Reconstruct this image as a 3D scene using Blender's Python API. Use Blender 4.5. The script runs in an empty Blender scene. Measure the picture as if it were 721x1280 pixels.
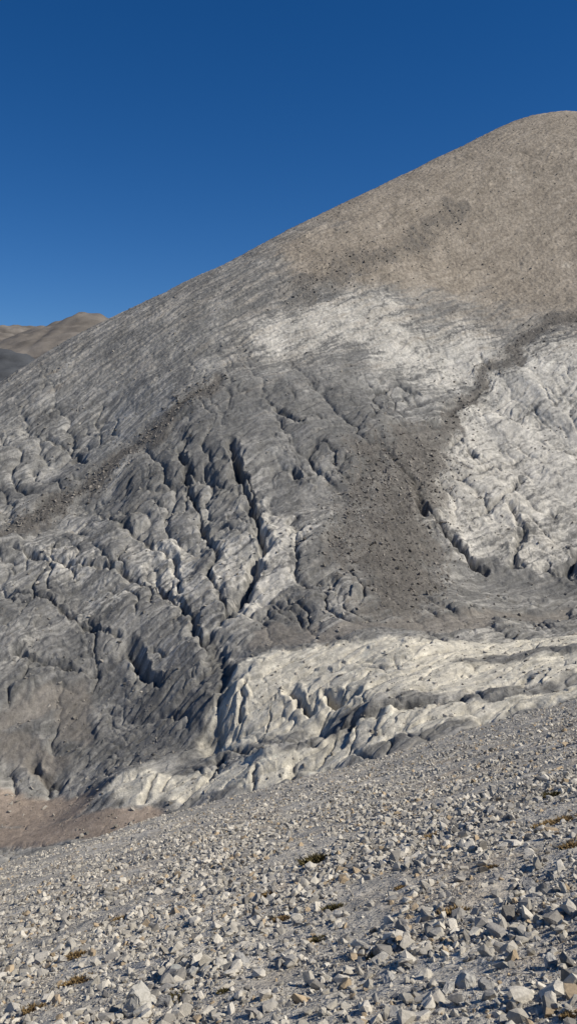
import bpy, bmesh, math, time
import numpy as np
T0=time.time()
F=1100.0; CX=360.5; CY=640.0; PITCH=math.atan(80/F)
scene=bpy.context.scene
f32=np.float32
# ---------------------------------------------------------------- noise
_r=np.random.RandomState(7)
PERM=np.concatenate([_r.permutation(256)]*3).astype(np.int32)
RV=_r.uniform(-1,1,(256,4)).astype(f32)
_a=np.linspace(0,2*np.pi,16,endpoint=False)
GX=np.cos(_a).astype(f32); GY=np.sin(_a).astype(f32)
def pn(x,y,seed=0):
    x=np.asarray(x,f32)+f32(seed*17.31); y=np.asarray(y,f32)+f32(seed*9.73)
    xf=np.floor(x); yf=np.floor(y)
    xi=xf.astype(np.int32)&255; yi=yf.astype(np.int32)&255
    fx=x-xf; fy=y-yf
    u=fx*fx*fx*(fx*(fx*6-15)+10); v=fy*fy*fy*(fy*(fy*6-15)+10)
    A=PERM[xi]+yi; B=PERM[xi+1]+yi
    def g(h,dx,dy):
        h=PERM[h]&15
        return GX[h]*dx+GY[h]*dy
    n00=g(A,fx,fy); n10=g(B,fx-1,fy); n01=g(A+1,fx,fy-1); n11=g(B+1,fx-1,fy-1)
    a=n00+u*(n10-n00); b=n01+u*(n11-n01)
    return ((a+v*(b-a))*1.5).astype(f32)
def fbm(x,y,o=4,seed=0,gain=.5):
    s=0;a=1.0;k=1.0
    for i in range(o):
        s=s+a*pn(x*k,y*k,seed+i*3); a*=gain; k*=2.03
    return s
def facet(x,y,seed=0):
    """angular blocks: every Voronoi cell is a tilted plane with its own height"""
    x=np.asarray(x,f32)+f32(seed*13.7); y=np.asarray(y,f32)+f32(seed*7.9)
    xi=np.floor(x).astype(np.int32); yi=np.floor(y).astype(np.int32)
    best=np.full(x.shape,9.,f32); out=np.zeros(x.shape,f32); sec=np.full(x.shape,9.,f32)
    for dx in (-1,0,1):
        for dy in (-1,0,1):
            h=PERM[PERM[(xi+dx)&255]+((yi+dy)&255)]; r=RV[h]
            px=xi+dx+.5+.45*r[...,0]; py=yi+dy+.5+.45*r[...,1]
            ex=x-px; ey=y-py; d=ex*ex+ey*ey
            val=r[...,2]*.45+ex*r[...,3]*.8+ey*r[...,0]*.8
            m=d<best
            sec=np.where(m,best,np.minimum(sec,d)); out=np.where(m,val,out); best=np.where(m,d,best)
    return out.astype(f32),(np.sqrt(sec)-np.sqrt(best)).astype(f32)
def sstep(a,b,x):
    t=np.clip((x-a)/(b-a),0,1); return t*t*(3-2*t)
# ---------------------------------------------------------------- survey helpers
cp,sp=math.cos(PITCH),math.sin(PITCH)
def ray(px,py):
    a=(px-CX)/F; b=-(py-CY)/F
    return np.array([a, cp+b*sp, -sp+b*cp])
def at(px,py,D):
    d=ray(px,py); d=d/d[1]; return d*D
PA,PB=.377,.29
def plane(x,y): return -1.6-PA*y+PB*x-2.0*sstep(100,195,y)
CP=[]
for y in (150,175,198):
    for t in (-1.2,-.6,-.33,-.2,-.1,0,.1,.2,.33,.6,1.2):
        x=t*y; CP.append((x,y,plane(x,y)))
S=[(0,1076,209),(0,1003,248),(100,1056,210),(100,1003,240),(150,1040,210),(200,1029,212),(-300,1130,215),(-300,1010,262),
 (150,1006,222),(150,975,232),(240,1017,214),(240,972,226),(240,950,242),
 (0,955,264),(120,955,258),(0,870,284),(120,860,288),(0,790,310),(120,760,320),(0,650,385),(120,640,382),(0,550,450),(120,520,455),(0,478,520),(60,440,530),(130,402,540),
 (240,900,258),(240,800,290),(240,650,355),(240,500,430),(240,349,560),
 (300,852,255),(285,930,242),(330,992,209),(330,945,220),(340,925,233),(345,842,257),(400,988,204),(400,940,218),(400,925,228),(400,865,244),
 (360,800,276),(360,720,310),(360,600,370),(360,450,460),(360,288,596),
 (480,880,226),(480,805,262),(480,772,286),(480,740,302),(480,650,348),(480,550,402),(480,400,497),(430,254,622),(480,230,645),(540,202,680),
 (600,858,232),(600,802,270),(600,770,300),(600,730,330),(600,650,368),(600,520,440),(600,350,545),(600,174,712),
 (720,838,232),(720,792,275),(720,772,312),(720,735,332),(720,600,398),(720,450,475),(720,300,575),(650,155,738),(700,154,750),(780,168,765),
 (1000,770,300),(1000,730,335),(1000,500,440),(1000,250,680),(-300,880,300),(-300,720,385),(-300,620,490)]
for s in S: CP.append(tuple(at(*s)))
for s in [(-300,620,490),(0,478,520),(130,402,540),(240,349,560),(360,288,596),(480,230,645),(600,174,712),(700,154,750),(1000,250,700)]:
    p=at(*s); CP.append((p[0]*1.08-10,p[1]+90,p[2]-38)); CP.append((p[0]*1.2-30,p[1]+330,p[2]-210))
CP=np.array(CP); C2=CP[:,:2]/200.0
def phi(r2): return .5*r2*np.log(r2+1e-9)
n=len(CP); d2=((C2[:,None]-C2[None])**2).sum(-1)
M=np.zeros((n+3,n+3)); M[:n,:n]=phi(d2)+np.eye(n)*2e-4
M[:n,n]=1; M[:n,n+1:]=C2; M[n,:n]=1; M[n+1:,:n]=C2.T
W=np.linalg.solve(M,np.concatenate([CP[:,2],[0,0,0]]))
def rbf(x,y):
    X=x/200.0;Y=y/200.0
    out=W[n]+W[n+1]*X+W[n+2]*Y
    for i in range(n):
        r2=(X-C2[i,0])**2+(Y-C2[i,1])**2
        out=out+W[i]*phi(r2)
    return out
def base(x,y):
    x=np.asarray(x,np.float64); y=np.asarray(y,np.float64)
    w=sstep(150,196,y); z=plane(x,y)
    m=w>0
    zz=z.copy()
    if m.any(): zz[m]=z[m]*(1-w[m])+rbf(x[m],y[m])*w[m]
    return zz
def hit(px,py):
    d=ray(px,py); d=d/d[1]
    ys=np.concatenate([np.linspace(3,200,800),np.linspace(200,900,1800)])
    zb=base(d[0]*ys,ys); k=np.nonzero(d[2]*ys<zb)[0]
    i=k[0] if len(k) else len(ys)-1
    return d[0]*ys[i],ys[i]
def poly(pts): return [hit(*p) for p in pts]
def pdist(X,Y,pl,R):
    D=np.full(X.shape,1e3,f32)
    xs=[p[0] for p in pl]; ys=[p[1] for p in pl]
    m=(X>min(xs)-R)&(X<max(xs)+R)&(Y>min(ys)-R)&(Y<max(ys)+R)
    if not m.any(): return D
    x=X[m];y=Y[m]; d=np.full(x.shape,1e6,f32)
    if len(pl)==1: d=(x-pl[0][0])**2+(y-pl[0][1])**2
    for (ax,ay),(bx,by) in zip(pl[:-1],pl[1:]):
        vx,vy=bx-ax,by-ay; L=vx*vx+vy*vy+1e-6
        t=np.clip(((x-ax)*vx+(y-ay)*vy)/L,0,1)
        d=np.minimum(d,(x-ax-t*vx)**2+(y-ay-t*vy)**2)
    D[m]=np.sqrt(d); return D
G=[([(288,562),(300,600),(318,640),(326,690),(310,730),(285,772)],2.4,7),
 ([(285,575),(310,600),(318,640)],1.8,4),
 ([(222,560),(235,600),(255,655),(272,690),(262,720),(277,748),(290,770)],1.3,3.4),
 ([(285,772),(262,800),(285,840),(272,880),(262,942)],4.0,3),
 ([(20,688),(90,708),(150,715),(200,742),(240,775),(252,805)],1.4,3.8),
 ([(0,735),(60,750),(130,800),(150,805)],1.3,3.2),
 ([(20,810),(60,835),(120,850)],1.4,3),
 ([(165,820),(185,852),(195,860)],2.0,4.5),
 ([(120,640),(165,665),(215,700),(225,745)],1.3,3.2),
 ([(528,632),(560,665),(602,712)],2.4,7.5),
 ([(480,560),(520,600),(530,640)],3,2.5),
 ([(640,705),(652,668),(640,640)],1.6,4.5),
 ([(685,712),(705,718),(721,695)],2.2,6),
 ([(560,600),(620,585),(665,570)],1.4,3.5),
 ([(600,640),(630,630),(650,600)],1.2,2.6),
 ([(575,545),(600,575),(625,590)],1.2,2.4),
 ([(340,508),(375,525),(400,520)],1.6,3.5),
 ([(465,492),(500,485),(520,497)],1.6,3.5),
 ([(410,868),(426,882),(440,872)],1.6,6.5),
 ([(365,862),(388,890)],1.1,3.5),
 ([(60,550),(95,565),(105,580)],1.6,3),
 ([(250,600),(225,575),(230,552)],1.6,3),
 ([(365,585),(380,600),(395,590)],1.5,3.5),
 ([(560,520),(620,470),(600,445)],1.0,1.2),
 ([(300,905),(310,850)],.9,2.5),([(330,925),(345,868)],.8,2),
 ([(45,960),(75,978)],2.2,3.5),
 ([(230,1005),(260,975),(275,950)],1.2,2.8),([(175,1000),(195,975)],.9,1.6),([(300,1000),(318,965)],.9,1.8),([(350,985),(372,955)],.9,1.8),
 ([(272,940),(340,938),(400,930),(470,900),(560,880),(660,850)],1.4,2.2),
 ([(400,985),(480,948),(600,905),(721,872)],1.5,1.0)]
G=[(poly(p),w*.72,d*.68) for p,w,d in G]
def B(pts,w): return (poly(pts),w)
DEB=[B([(275,478),(200,530),(120,600),(60,640),(0,665)],6),
 B([(570,262),(480,320),(400,345),(370,372)],10),
 B([(721,388),(650,432),(590,490),(545,545),(525,600)],6),
 B([(470,550),(455,600),(440,650),(425,700)],9),
 B([(530,560),(500,640),(490,745)],15)]
DEBK=[.9,.5,.85,.65,1.0]
LIGHT=[B([(350,420),(390,408),(430,400)],15),B([(460,400),(520,440),(600,450)],21),B([(721,460),(640,500),(600,580),(560,620)],26),
 B([(640,660),(600,640)],22),B([(721,540),(700,600)],26),B([(340,640),(350,690),(330,760)],9),
 B([(60,690),(140,760)],8),B([(200,690),(230,740)],8),B([(400,590),(380,640)],10),B([(170,560),(150,600)],5),B([(0,830),(60,800)],6),B([(290,680),(290,720)],5)]
LK=[1,1,1,1,1,.9,.75,.85,.85,.7,.7,.8]
SPUR=[B([(300,860),(350,832),(420,818),(520,818),(650,808),(740,803)],8),B([(290,900),(400,880),(520,850),(721,830)],10),B([(150,985),(200,985),(260,982),(330,970),(420,940),(520,905),(721,862)],5)]
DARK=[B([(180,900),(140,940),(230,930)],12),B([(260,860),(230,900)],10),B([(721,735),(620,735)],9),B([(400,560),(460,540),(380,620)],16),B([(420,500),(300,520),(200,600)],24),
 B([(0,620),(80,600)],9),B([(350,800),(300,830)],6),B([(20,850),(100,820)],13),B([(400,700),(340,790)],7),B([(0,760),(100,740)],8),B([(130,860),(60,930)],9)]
TAN=[B([(20,900),(90,880),(110,920)],5),B([(430,790),(560,780),(700,772)],6),B([(320,810),(400,780)],6),B([(20,930),(60,950)],6)]
FLOOR=[B([(-250,1050),(0,1048),(100,1036),(180,1031),(225,1026)],6),B([(-100,1015),(0,1012),(90,1012)],9)]
TOP=[B([(520,230),(620,200),(721,160)],65),B([(640,300),(721,300)],50),B([(400,310),(560,330)],22)]
def band(X,Y,L,K=None):
    r=np.zeros(X.shape,f32)
    for j,(pl,w) in enumerate(L):
        d=pdist(X,Y,pl,w*2.6)
        r=np.maximum(r,np.exp(-np.minimum((d/w)**2,40))*(K[j] if K else 1))
    return r
def lerp(a,b,t): return a+(b-a)*t[:,None]
def terrain(x,y,color=True):
    z=base(x,y); x=x.astype(f32); y=y.astype(f32)
    col=np.zeros((len(x),3),f32)
    i=np.nonzero(y<215)[0]
    if len(i):
        X=x[i];Y=y[i]; fade=1-sstep(185,212,Y)
        dz=.6*fbm(X/30,Y/30,3,31)*sstep(15,60,Y)+.10*fbm(X/3.1,Y/3.1,3,2)+.028*fbm(X/.45,Y/.45,3,5)+.4*fbm(X/12,Y/12,2,61)*sstep(10,40,Y)
        z[i]+=dz*fade
        if color:
            v=fbm(X/9,Y/16,4,41); v2=fbm(X/1.3,Y/1.3,4,44)
            c=np.tile(np.array([[.485,.448,.385]],f32),(len(i),1))
            c=c*(1+.18*v+.16*v2)[:,None]
            t=sstep(.1,.7,fbm(X/2.2+3,Y/2.2,4,51)); c=lerp(c,np.array([.39,.31,.22],f32),t*.55)
            g=sstep(22,100,Y)*sstep(-.5,.5,fbm(X/25,Y/12,3,71)+.25); c=lerp(c,np.array([.335,.315,.28],f32),g*.75)
            col[i]=c
    i=np.nonzero(y>=190)[0]
    if len(i):
        X=x[i];Y=y[i]; on=sstep(194,214,Y)
        wx=fbm(X/22,Y/22,4,11); wy=fbm(X/22,Y/22,4,13)
        XW=X+wx*7;YW=Y+wy*7
        XS=X+wx*1.6+.7*fbm(X/2.6,Y/2.6,2,77);YS=Y+wy*1.6+.7*fbm(X/2.6,Y/2.6,2,78)
        fl=band(X+wx*2.5,Y+wy*2.5,FLOOR); deb=band(XW,YW,DEB,DEBK); tan=band(XW,YW,TAN); top=band(XW,YW,TOP)
        spur=band(X+wx*2.5,Y+wy*2.5,SPUR); lig=band(XW,YW,LIGHT,LK); drk=band(XW,YW,DARK)
        spur=spur*(1-sstep(.5,.9,fl))
        h=z[i]
        upper=sstep(0,70,h-X*.10)
        calm=(1-.9*sstep(.2,.7,fl))*(1-.8*sstep(.2,.75,deb))*(1-.7*sstep(.2,.7,tan))
        stp=sstep(.15,.6,spur)
        rock=(1-.9*upper)*calm*(1-.8*stp)
        right=sstep(20,80,X)
        c1,s1=math.cos(math.radians(-62)),math.sin(math.radians(-62))
        A=(X*c1+Y*s1); Bc=(-X*s1+Y*c1)
        Aw=A+wx*6;Bw=Bc+wy*6
        def crack(nv,w): return -np.exp(-np.abs(nv)/w)
        n1=pn(Aw/60,Bw/26,101); n2=pn(Aw/26,Bw/11,103); n3=pn(Aw/13,Bw/4.6,105); n4=pn(XS/4,YS/3.2,107)
        g1=sstep(-.35,.3,fbm(X/50,Y/50,2,120)); g2=sstep(-.1,.45,fbm(X/28,Y/28,2,122)); g3=sstep(0,.5,fbm(X/18,Y/18,2,124))
        dz=2.2*crack(n1,.06)*g1+2.0*crack(n2,.045)*g2+.6*crack(n3,.06)*g3+.15*crack(n4,.08)
        dz+=1.6*np.abs(n1)+1.2*np.abs(n2)*g2+.3*np.abs(n3)
        dz=dz*rock*(1-.3*right)
        dz+=rock*3.0*pn(XW/34,YW/28,131)
        sa=(X*.86+Y*.5)+wx*3.5; sc=(-.5*X+.86*Y)+wy*2.5
        fa,ea=facet(sa/17+.3*pn(X/4,Y/4,21),sc/4.4+.3*pn(X/4,Y/4,22),1)
        fb,eb=facet(XS/3.2,YS/2.3,2)
        blocky=calm*(.2+.8*sstep(-.4,.6,fbm(X/35,Y/35,2,181)+.3*(1-upper)))
        dz+=blocky*(.68*fa*(1-.3*upper)+.20*fb)*(1-.6*stp)
        st=pn(sa/34,sc/3.6,141); st2=pn(sa/17,sc/1.5,143); st3=pn(sa/70,sc/7,145)
        away=(1-.8*sstep(.2,.7,fl))
        dz+=(.40*st+.20*st2-1.1*np.exp(-np.abs(st3)/.06)*g1*(1-.6*upper))*away*calm*(1-.5*stp)
        lq=sc/6.5+.8*pn(sa/24,sc/20,147); led=np.floor(lq); lf=lq-led
        dz+=1.2*(lf-sstep(.8,1,lf))*(1-.5*upper)*calm*g1
        n5=pn((X*.8+Y*.6)/3.6+wx,(-.6*X+.8*Y)/14+wy,151); n6=pn((X*.9+Y*.4)/26+wx*.4,(-.4*X+.9*Y)/7+wy*.4,153)
        cliff=1-sstep(-12,2,X)
        dz+=stp*(.5*crack(n5,.08)*sstep(-.2,.4,n6)*(.12+.88*cliff)+1.1*crack(n6,.035)+.8*np.abs(n6)+.7*pn(XW/14,YW/10,155)+.25*fa)
        rub=fbm(X/1.4,Y/1.4,2,161,.6)
        dz+=rub*(.07+.22*deb+.19*upper)*away*(1-.7*stp)+.3*deb*pn(X/5,Y/5,163)
        dz+=fbm(X/4.5,Y/4.5,2,171)*(.16+.12*upper)*away*(1-.6*stp)
        gull=np.zeros(len(i),f32)
        gw=np.clip(1+1.1*pn(X/9,Y/9,191)+.6*pn(X/3.5,Y/3.5,193),.25,2.0)
        for pl,w,dp in G:
            d=pdist(XS,YS,pl,w*7)/gw
            k=np.exp(-np.minimum((d/w)**1.3,30)); dz-=dp*k*(.5+.5*gw)
            dz+=dp*.18*np.exp(-np.minimum(((d-w*2.4)/(w*1.4))**2,30))
            gull=np.maximum(gull,k)
        z[i]+=dz*on
        if color:
            v=fbm(X/14,Y/14,5,201,.6); f=fbm(X/1.6,Y/1.6,3,203,.7); stv=fbm(sa/34,sc/3.0,5,205,.7)
            br=fbm(XW/30,YW/30,3,207); sv2=fbm(sa/10,sc/1.2,3,209,.7); dv=fbm(XW/2.5,YW/16,4,211,.65)
            c=np.tile(np.array([[.232,.225,.208]],f32),(len(i),1))
            tl=sstep(-.15,.75,stv+.6*v); c=lerp(c,np.array([.375,.358,.325],f32),tl*.7)
            td=sstep(-.15,.6,-stv+.6*br); c=lerp(c,np.array([.135,.132,.126],f32),td*.68)
            c=lerp(c,np.array([.53,.50,.44],f32),sstep(.12,.9,lig*(1+.35*v)+.5*stv+.25*f)*.8*sstep(.03,.3,lig))
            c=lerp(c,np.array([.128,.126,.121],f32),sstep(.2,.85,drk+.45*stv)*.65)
            tw=sstep(.1,.75,top+.25*upper+.2*stv)*.8
            c=lerp(c,np.array([.29,.243,.188],f32),tw)
            c=lerp(c,np.array([.20,.18,.155],f32),sstep(.3,.75,tan+.2*v)*.75)
            c=lerp(c,np.array([.59,.548,.455],f32),sstep(.2,.5,spur+.22*v)*.92)
            c=lerp(c,np.array([.29,.277,.248],f32),(sstep(.2,.65,v+.35*f+.4*stv)*sstep(.3,.6,spur))*.55)
            c=lerp(c,np.array([.108,.098,.086],f32),sstep(.12,.8,deb+.25*v+.2*f+.35*dv)*.85*sstep(.03,.25,deb))
            c=lerp(c,np.array([.30,.24,.19],f32),sstep(.3,.6,fl+.12*v)*.95)
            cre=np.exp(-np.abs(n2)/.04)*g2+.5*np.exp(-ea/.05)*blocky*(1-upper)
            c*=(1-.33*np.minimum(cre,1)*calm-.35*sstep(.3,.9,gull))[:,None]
            c*=(1+(.16+.14*tw)*f+.14*v+.2*sv2*calm*(1-.5*tw)+.15*fb*blocky+.25*dv*sstep(.1,.5,deb))[:,None]
            w=sstep(196,208,Y)
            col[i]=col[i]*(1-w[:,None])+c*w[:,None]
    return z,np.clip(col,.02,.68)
# ---------------------------------------------------------------- node helpers
def mat_new(name):
    m=bpy.data.materials.new(name); m.use_nodes=True; nt=m.node_tree
    b=nt.nodes['Principled BSDF']; b.inputs['Roughness'].default_value=.93
    b.inputs['Specular IOR Level'].default_value=.15
    return m,nt,b
def ground_mat(name,scales,strength,attr='tint',amp=.35):
    m,nt,b=mat_new(name); N=nt.nodes;L=nt.links
    a=N.new('ShaderNodeAttribute'); a.attribute_name=attr
    tc=N.new('ShaderNodeTexCoord'); prev=None; cur=a.outputs['Color']
    for k,(sc,dist) in enumerate(scales):
        nz=N.new('ShaderNodeTexNoise'); nz.inputs['Scale'].default_value=sc; nz.inputs['Detail'].default_value=6; nz.inputs['Roughness'].default_value=.68
        L.new(tc.outputs['Object'],nz.inputs['Vector'])
        bp=N.new('ShaderNodeBump'); bp.inputs['Strength'].default_value=strength; bp.inputs['Distance'].default_value=dist
        L.new(nz.outputs['Fac'],bp.inputs['Height'])
        if prev: L.new(prev,bp.inputs['Normal'])
        prev=bp.outputs['Normal']
        mr=N.new('ShaderNodeMapRange'); mr.inputs['From Min'].default_value=.3; mr.inputs['From Max'].default_value=.7
        mr.inputs['To Min'].default_value=1-amp; mr.inputs['To Max'].default_value=1+amp
        L.new(nz.outputs['Fac'],mr.inputs['Value'])
        mx=N.new('ShaderNodeVectorMath'); mx.operation='SCALE'; L.new(cur,mx.inputs[0]); L.new(mr.outputs[0],mx.inputs['Scale']); cur=mx.outputs[0]
    L.new(cur,b.inputs['Base Color']); L.new(prev,b.inputs['Normal'])
    return m
def mesh_np(name,V,Fc,col=None,smooth=False,mat=None):
    me=bpy.data.meshes.new(name); me.vertices.add(len(V)); me.vertices.foreach_set('co',np.ascontiguousarray(V,f32).ravel())
    k=Fc.shape[1]; me.loops.add(Fc.size); me.loops.foreach_set('vertex_index',Fc.astype(np.int32).ravel())
    me.polygons.add(len(Fc)); me.polygons.foreach_set('loop_start',np.arange(0,Fc.size,k,dtype=np.int32))
    me.polygons.foreach_set('loop_total',np.full(len(Fc),k,np.int32))
    me.polygons.foreach_set('use_smooth',np.full(len(Fc),smooth))
    me.update(calc_edges=True)
    if col is not None:
        at_=me.color_attributes.new('tint','FLOAT_COLOR','POINT')
        at_.data.foreach_set('color',np.concatenate([col,np.ones((len(col),1))],1).astype(f32).ravel())
    ob=bpy.data.objects.new(name,me); scene.collection.objects.link(ob)
    if mat: me.materials.append(mat)
    return ob
def grid_faces(nr,nc):
    r=np.arange(nr-1)[:,None]*nc+np.arange(nc-1)[None]
    return np.stack([r,r+1,r+nc+1,r+nc],-1).reshape(-1,4)
# ---------------------------------------------------------------- terrain mesh
ts=np.concatenate([-np.geomspace(3.0,.44,45)[:-1],np.linspace(-.43,.43,900),np.geomspace(.44,3.0,45)[1:]])
rows=np.concatenate([np.linspace(-13.5,2.5,22)[:-1],np.geomspace(2.5,25,260)[:-1],np.geomspace(25,200,240)[:-1],np.arange(200,335,.34),np.arange(335,790,.5),np.geomspace(790,1150,60)])
TT,RR=np.meshgrid(ts,rows); Xg=(TT*(RR+15)).ravel(); Yg=RR.ravel()
Z=np.empty(len(Xg)); C=np.empty((len(Xg),3),f32)
for s in range(0,len(Xg),400000):
    e=slice(s,s+400000); Z[e],C[e]=terrain(Xg[e],Yg[e])
m_ter=ground_mat('limestone_scree',[(.55,.5),(3.0,.18),(22.0,.02)],.8,amp=.18)
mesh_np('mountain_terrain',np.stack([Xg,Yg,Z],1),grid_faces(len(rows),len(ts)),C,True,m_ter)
# ---------------------------------------------------------------- wide ground + distant hills
gx=np.linspace(-20000,20000,81); GXX,GYY=np.meshgrid(gx,gx)
gz=-260+12*fbm(GXX.ravel()/3000,GYY.ravel()/3000,3,9)
m_far=ground_mat('far_ground',[(.004,6),(.03,3)],.6,amp=.15)
mesh_np('ground',np.stack([GXX.ravel(),GYY.ravel(),gz],1),grid_faces(81,81),np.tile([.24,.215,.18],(81*81,1)),True,m_far)
hx=np.linspace(-2600,900,520); hy=np.linspace(1300,4200,420); HX,HY=np.meshgrid(hx,hy); X=HX.ravel();Y=HY.ravel()
def ridge(pts,sl,rnd=25):
    P=[at(*q) for q in pts]; best=np.full(X.shape,-1e4)
    for a,b in zip(P[:-1],P[1:]):
        v=b-a; L=v[0]**2+v[1]**2; t=np.clip(((X-a[0])*v[0]+(Y-a[1])*v[1])/L,0,1)
        d=np.sqrt((X-a[0]-t*v[0])**2+(Y-a[1]-t*v[1])**2+rnd*rnd)-rnd
        best=np.maximum(best,a[2]+t*v[2]-d*sl)
    return best
h1=ridge([(-700,470,2300),(-200,455,2200),(0,436,2050),(50,417,2000),(90,398,1980),(110,392,1980),(135,402,2000),(200,440,2050),(330,500,2100)],.42,18)
h2=ridge([(-600,420,3400),(-60,408,3300),(10,407,3300),(60,410,3350),(200,430,3400)],.35,20)
h3=ridge([(-400,470,1500),(-60,445,1500),(0,433,1560),(30,450,1580),(120,520,1600)],.5,12)
Zh=np.maximum(np.maximum(h1,h2),h3)
er=pn(X/160+.6*pn(X/300,Y/300,3),Y/260,5); Zh=Zh+9*(np.tanh(np.abs(er)/.3)-.7)+5*fbm(X/50,Y/50,4,8,.6)
Zh=np.maximum(Zh,-270)
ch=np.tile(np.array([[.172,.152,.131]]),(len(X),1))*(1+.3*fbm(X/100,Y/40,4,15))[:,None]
ch[(h3>=np.maximum(h1,h2))]*=np.array([.42,.50,.62])  # nearest ridge: bluish shadow painted into its colour
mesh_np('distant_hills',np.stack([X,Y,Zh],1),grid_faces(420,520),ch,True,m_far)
# ---------------------------------------------------------------- stones
rs=np.random.RandomState(3)
def hull(npts,seed):
    r=np.random.RandomState(seed); p=r.normal(size=(npts,3)); p/=np.linalg.norm(p,axis=1)[:,None]
    p=p*r.uniform(.75,1.1,(npts,1)); p=np.clip(p,-.72,.72)*np.array([1.2,r.uniform(.6,1),r.uniform(.4,.75)])
    bm=bmesh.new()
    for q in p: bm.verts.new(q)
    res=bmesh.ops.convex_hull(bm,input=bm.verts)
    bmesh.ops.delete(bm,geom=[v for v in bm.verts if not v.link_faces],context='VERTS')
    bmesh.ops.triangulate(bm,faces=bm.faces); bm.verts.ensure_lookup_table(); bm.verts.index_update()
    V=np.array([v.co[:] for v in bm.verts]); Fc=np.array([[v.index for v in f.verts] for f in bm.faces]); bm.free()
    return V,Fc
def rotm(q):
    q=q/np.linalg.norm(q,axis=1)[:,None]; w,x,y,z=q.T
    return np.stack([1-2*(y*y+z*z),2*(x*y-z*w),2*(x*z+y*w),2*(x*y+z*w),1-2*(x*x+z*z),2*(y*z-x*w),2*(x*z-y*w),2*(y*z+x*w),1-2*(x*x+y*y)],1).reshape(-1,3,3)
def scatter(name,pos,size,col,npts,mat,sink=.25,nvar=14,tilt=.35):
    N=len(pos); var=rs.randint(0,nvar,N); VV=[];FF=[];CC=[];off=0
    for k in range(nvar):
        V,Fc=hull(npts,k+100*npts); i=np.nonzero(var==k)[0]
        if not len(i): continue
        yaw=rs.uniform(0,6.28,len(i)); q=np.stack([np.cos(yaw/2),rs.normal(0,tilt,len(i)),rs.normal(0,tilt,len(i)),np.sin(yaw/2)],1)
        R=rotm(q); P=np.einsum('nij,vj->nvi',R,V)*size[i][:,None,None]
        P+=pos[i][:,None,:]; P[:,:,2]+=(size[i]*(.45-sink))[:,None]
        VV.append(P.reshape(-1,3)); FF.append((Fc[None]+off+(np.arange(len(i))*len(V))[:,None,None]).reshape(-1,3)); off+=len(i)*len(V)
        CC.append(np.repeat(col[i],len(V),0))
    return mesh_np(name,np.concatenate(VV),np.concatenate(FF),np.concatenate(CC),False,mat)
m_st=ground_mat('limestone_stone',[(9.0,.02),(60,.006)],.6,amp=.18)
def stonecol(N):
    v=rs.uniform(.6,1.12,N)[:,None]; c=np.array([[.53,.49,.42]])*v
    w=rs.rand(N)<.09; c[w]=np.array([.41,.32,.215])*rs.uniform(.7,1.15,(w.sum(),1))
    g=rs.rand(N)<.22; c[g]=np.array([.31,.29,.26])*rs.uniform(.6,1.1,(g.sum(),1))
    return c
N=320000
y=np.exp(rs.uniform(np.log(3.8),np.log(140),N)); x=y*rs.uniform(-.41,.41,N)
dens=fbm(x/2.2,y/3,3,301)+.5*fbm(x/.8,y/.8,2,305)
keep=rs.rand(N)<np.clip(.62+.8*dens,.15,1)*(1-.55*sstep(14,50,y)); x=x[keep];y=y[keep];dens=dens[keep];N=len(x)
s=.00085*np.maximum(y,5)*(1-rs.rand(N))**(-1/1.62); s=np.minimum(s,(.075+.0016*y)*rs.uniform(.3,1.15,N))*(1+.3*np.clip(dens,-.6,.8))
z,_=terrain(x,y,False)
pos=np.stack([x,y,z],1); c=stonecol(N)
big=s>.0021*np.maximum(y,5)*1.5
scatter('scree_stones',pos[~big],s[~big],c[~big],9,m_st)
scatter('scree_rocks',pos[big],s[big],c[big],17,m_st,nvar=30)
PX=[];SZ=[];CO=[]
for (pl,w),cnt in zip(DEB,[4200,3000,2600,4200,6600]):
    k=rs.randint(0,len(pl)-1,cnt); t=rs.rand(cnt); P=np.array(pl)
    p=P[k]*(1-t)[:,None]+P[k+1]*t[:,None]+rs.normal(0,w*.8,(cnt,2)); PX.append(p); SZ.append(np.minimum(.14*(1-rs.rand(cnt))**(-1/2.1),1.1)); CO.append(np.array([[.165,.15,.132]])*rs.uniform(.5,1.9,(cnt,1)))
cnt=34000; yy=rs.uniform(212,755,cnt); p=np.stack([yy*rs.uniform(-.4,.4,cnt),yy],1)
kk=fbm(p[:,0]/25,p[:,1]/25,3,333)>-.2; p=p[kk]; cnt=len(p)
PX.append(p); SZ.append(np.minimum(.14*(1-rs.rand(cnt))**(-1/2.2),1.0)); CO.append(np.array([[.25,.23,.20]])*rs.uniform(.5,1.5,(cnt,1)))
P=np.concatenate(PX); SZ=np.concatenate(SZ); CO=np.concatenate(CO); z,_=terrain(P[:,0],P[:,1],False)
scatter('talus_boulders',np.stack([P[:,0],P[:,1],z],1),SZ,CO,12,m_st,sink=.35)
def fhit(px,py):
    d=ray(px,py); d=d/d[1]; ys=np.geomspace(3,120,3000); zz,_=terrain(d[0]*ys,ys,False)
    k=np.nonzero(d[2]*ys<zz)[0][0]; return np.array([d[0]*ys[k],ys[k],zz[k]])
from mathutils import Vector, noise
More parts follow.
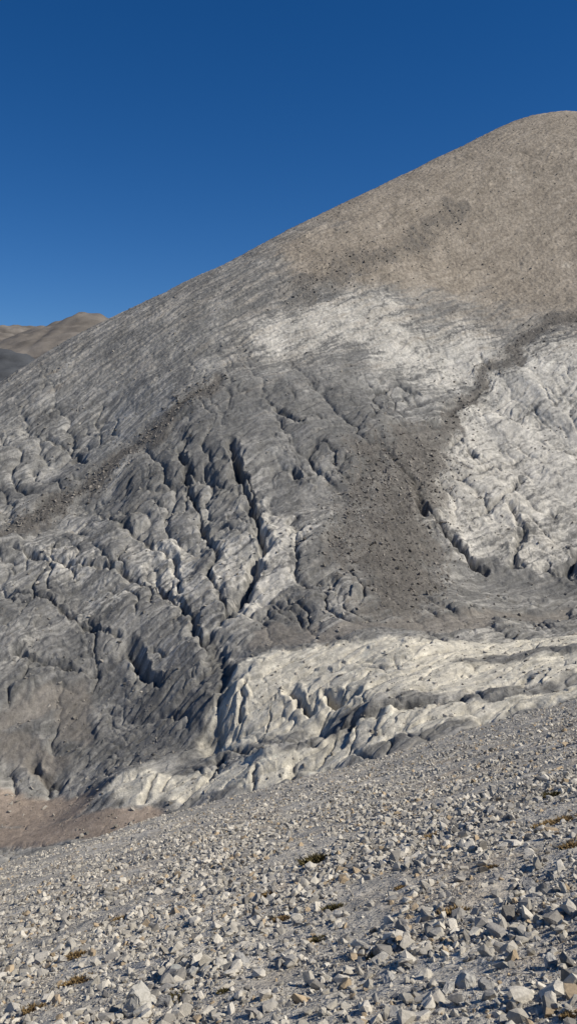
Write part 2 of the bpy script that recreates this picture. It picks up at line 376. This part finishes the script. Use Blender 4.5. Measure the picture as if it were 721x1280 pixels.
def boulder(px,py,wpx,tall,seed,col,yaw=None):
    p=fhit(px,py); r=wpx/2/F*p[1]; V,Fc=hull(18,seed+50)
    V=V/np.abs(V).max(0)*np.array([1,.85,tall])*r
    bm=bmesh.new(); vs=[bm.verts.new(v) for v in V]
    for f in Fc: bm.faces.new([vs[i] for i in f])
    bmesh.ops.recalc_face_normals(bm,faces=bm.faces)
    bmesh.ops.bevel(bm,geom=list(bm.edges),offset=r*.04,segments=1,affect='EDGES')
    bmesh.ops.triangulate(bm,faces=bm.faces)
    bmesh.ops.subdivide_edges(bm,edges=list(bm.edges),cuts=3,use_grid_fill=True)
    for v in bm.verts: v.co+=noise.noise_vector(v.co/r*2.2+Vector((seed,0,0)))*r*.16+noise.noise_vector(v.co/r*6)*r*.07
    me=bpy.data.meshes.new('limestone_boulder'); bm.to_mesh(me); bm.free()
    a=me.color_attributes.new('tint','FLOAT_COLOR','POINT'); a.data.foreach_set('color',np.tile([*col,1],len(me.vertices)).astype(f32))
    me.materials.append(m_st); ob=bpy.data.objects.new('limestone_boulder',me); scene.collection.objects.link(ob)
    ob.location=(p[0],p[1],p[2]+r*tall*.4)
    ob.rotation_euler=(.1,.15,seed)
for b in [(175,1262,44,1.1,14,(.44,.42,.375)),(222,1222,26,.8,2,(.3,.3,.28)),(240,1222,22,.8,13,(.36,.35,.32)),(580,1232,30,.8,4,(.4,.385,.35)),(662,1112,26,.6,5,(.3,.29,.275)),(302,1205,24,.7,6,(.33,.32,.3)),(690,1208,26,.7,7,(.4,.385,.355)),(608,1236,22,.8,8,(.28,.27,.255)),(205,1255,20,.7,9,(.3,.29,.27)),(560,1240,24,.6,10,(.42,.4,.36)),(486,1225,20,.6,11,(.42,.4,.36))]: boulder(*b)
# ---------------------------------------------------------------- grass tussocks
def grassmat():
    m,nt,b=mat_new('dry_grass'); a=nt.nodes.new('ShaderNodeAttribute'); a.attribute_name='tint'; nt.links.new(a.outputs['Color'],b.inputs['Base Color']); return m
m_g=grassmat()
def tussock(px,py,wpx,hpx,seed,c0):
    r=np.random.RandomState(seed); p=fhit(px,py); R=wpx/2/F*p[1]; H=1.4*hpx/F*p[1]; nb=420
    a=r.uniform(0,6.28,nb); q=np.sqrt(r.rand(nb))*(1+.35*np.sin(a*3+seed)); bx=np.cos(a)*q*R+r.normal(0,R*.15,nb); by=np.sin(a)*q*R*1.0
    bz=plane(p[0]+bx,p[1]+by)-plane(p[0],p[1])
    h=H*r.uniform(.3,1.1,nb)*np.maximum(.3,1.1-.6*q); lean=np.stack([np.cos(a)*q+r.normal(0,.5,nb),np.sin(a)*q+r.normal(0,.5,nb)],1)*h[:,None]*.8
    w=R*.05*r.uniform(.6,1.4,nb); ang=r.uniform(0,3.14,nb); dx=np.cos(ang)*w;dy=np.sin(ang)*w
    V=np.stack([np.stack([bx-dx,by-dy,bz-.01],1),np.stack([bx+dx,by+dy,bz-.01],1),np.stack([bx+lean[:,0]*.4+dx*.7,by+lean[:,1]*.4+dy*.7,bz+h*.6],1),np.stack([bx+lean[:,0],by+lean[:,1],bz+h],1)],1)
    idx=np.arange(nb)[:,None]*4; Fc=np.concatenate([idx+np.array([[0,1,2]]),idx+np.array([[0,2,3]])])
    c=np.array(c0)*r.uniform(.5,1.5,(nb,1)); c=np.repeat(c,4,0)
    ob=mesh_np('grass_tussock',V.reshape(-1,3),Fc,c,False,m_g); ob.location=p
OL=(.085,.07,.03); OR=(.24,.165,.08)
for k,(a,b,w,h,c) in enumerate([(392,1078,32,9,OL),(415,1137,24,6,OL),(560,1142,42,6,OR),(100,1226,36,6,OR),(92,1196,30,5,OR),(685,996,28,5,OL),(695,1028,46,5,OR),(540,1047,24,5,OR),(335,1120,16,5,OR),(396,1176,30,5,OL),(418,1102,16,4,OR),(225,1246,30,6,OL),(40,1262,24,6,OR),(712,1060,22,6,OR),(655,1140,20,4,OR),(350,1150,22,4,OR),(470,1195,22,4,OR),(712,1270,20,6,OR),(280,1240,16,4,OL),(150,1150,18,4,OR),(500,1110,16,3,OR),(610,1085,20,3,OR)]):
    tussock(a,b,w,h,k+1,c)
# ---------------------------------------------------------------- light
sd=np.array([.71,-.19,.69]); sd/=np.linalg.norm(sd)
el=math.asin(sd[2]); az=math.atan2(sd[0],sd[1])
w=bpy.data.worlds.new('World'); scene.world=w; w.use_nodes=True; nt=w.node_tree
bg=nt.nodes['Background']; sk=nt.nodes.new('ShaderNodeTexSky'); sk.sky_type='NISHITA'; sk.sun_disc=False
sk.sun_elevation=el; sk.sun_rotation=az; sk.altitude=2600; sk.air_density=1.0; sk.dust_density=0.0; sk.ozone_density=3.5
hs=nt.nodes.new('ShaderNodeHueSaturation'); hs.inputs['Saturation'].default_value=1.32; hs.inputs['Value'].default_value=1.0; hs.inputs['Hue'].default_value=.507
nt.links.new(sk.outputs[0],hs.inputs['Color']); nt.links.new(hs.outputs[0],bg.inputs[0]); bg.inputs[1].default_value=.086
sl=bpy.data.lights.new('sun','SUN'); sl.energy=5.0; sl.angle=math.radians(.5); sl.color=(1,.945,.84)
so=bpy.data.objects.new('sun',sl); scene.collection.objects.link(so)
so.rotation_euler=Vector(sd).to_track_quat('Z','Y').to_euler()
cam=bpy.data.cameras.new('camera'); co=bpy.data.objects.new('camera',cam); scene.collection.objects.link(co)
cam.sensor_fit='VERTICAL'; cam.sensor_height=36; cam.lens=36*F/1280; cam.clip_start=.1; cam.clip_end=60000
co.rotation_euler=(math.pi/2-PITCH,0,0); scene.camera=co
scene.view_settings.view_transform='Standard'; scene.view_settings.look='None'; scene.view_settings.exposure=0
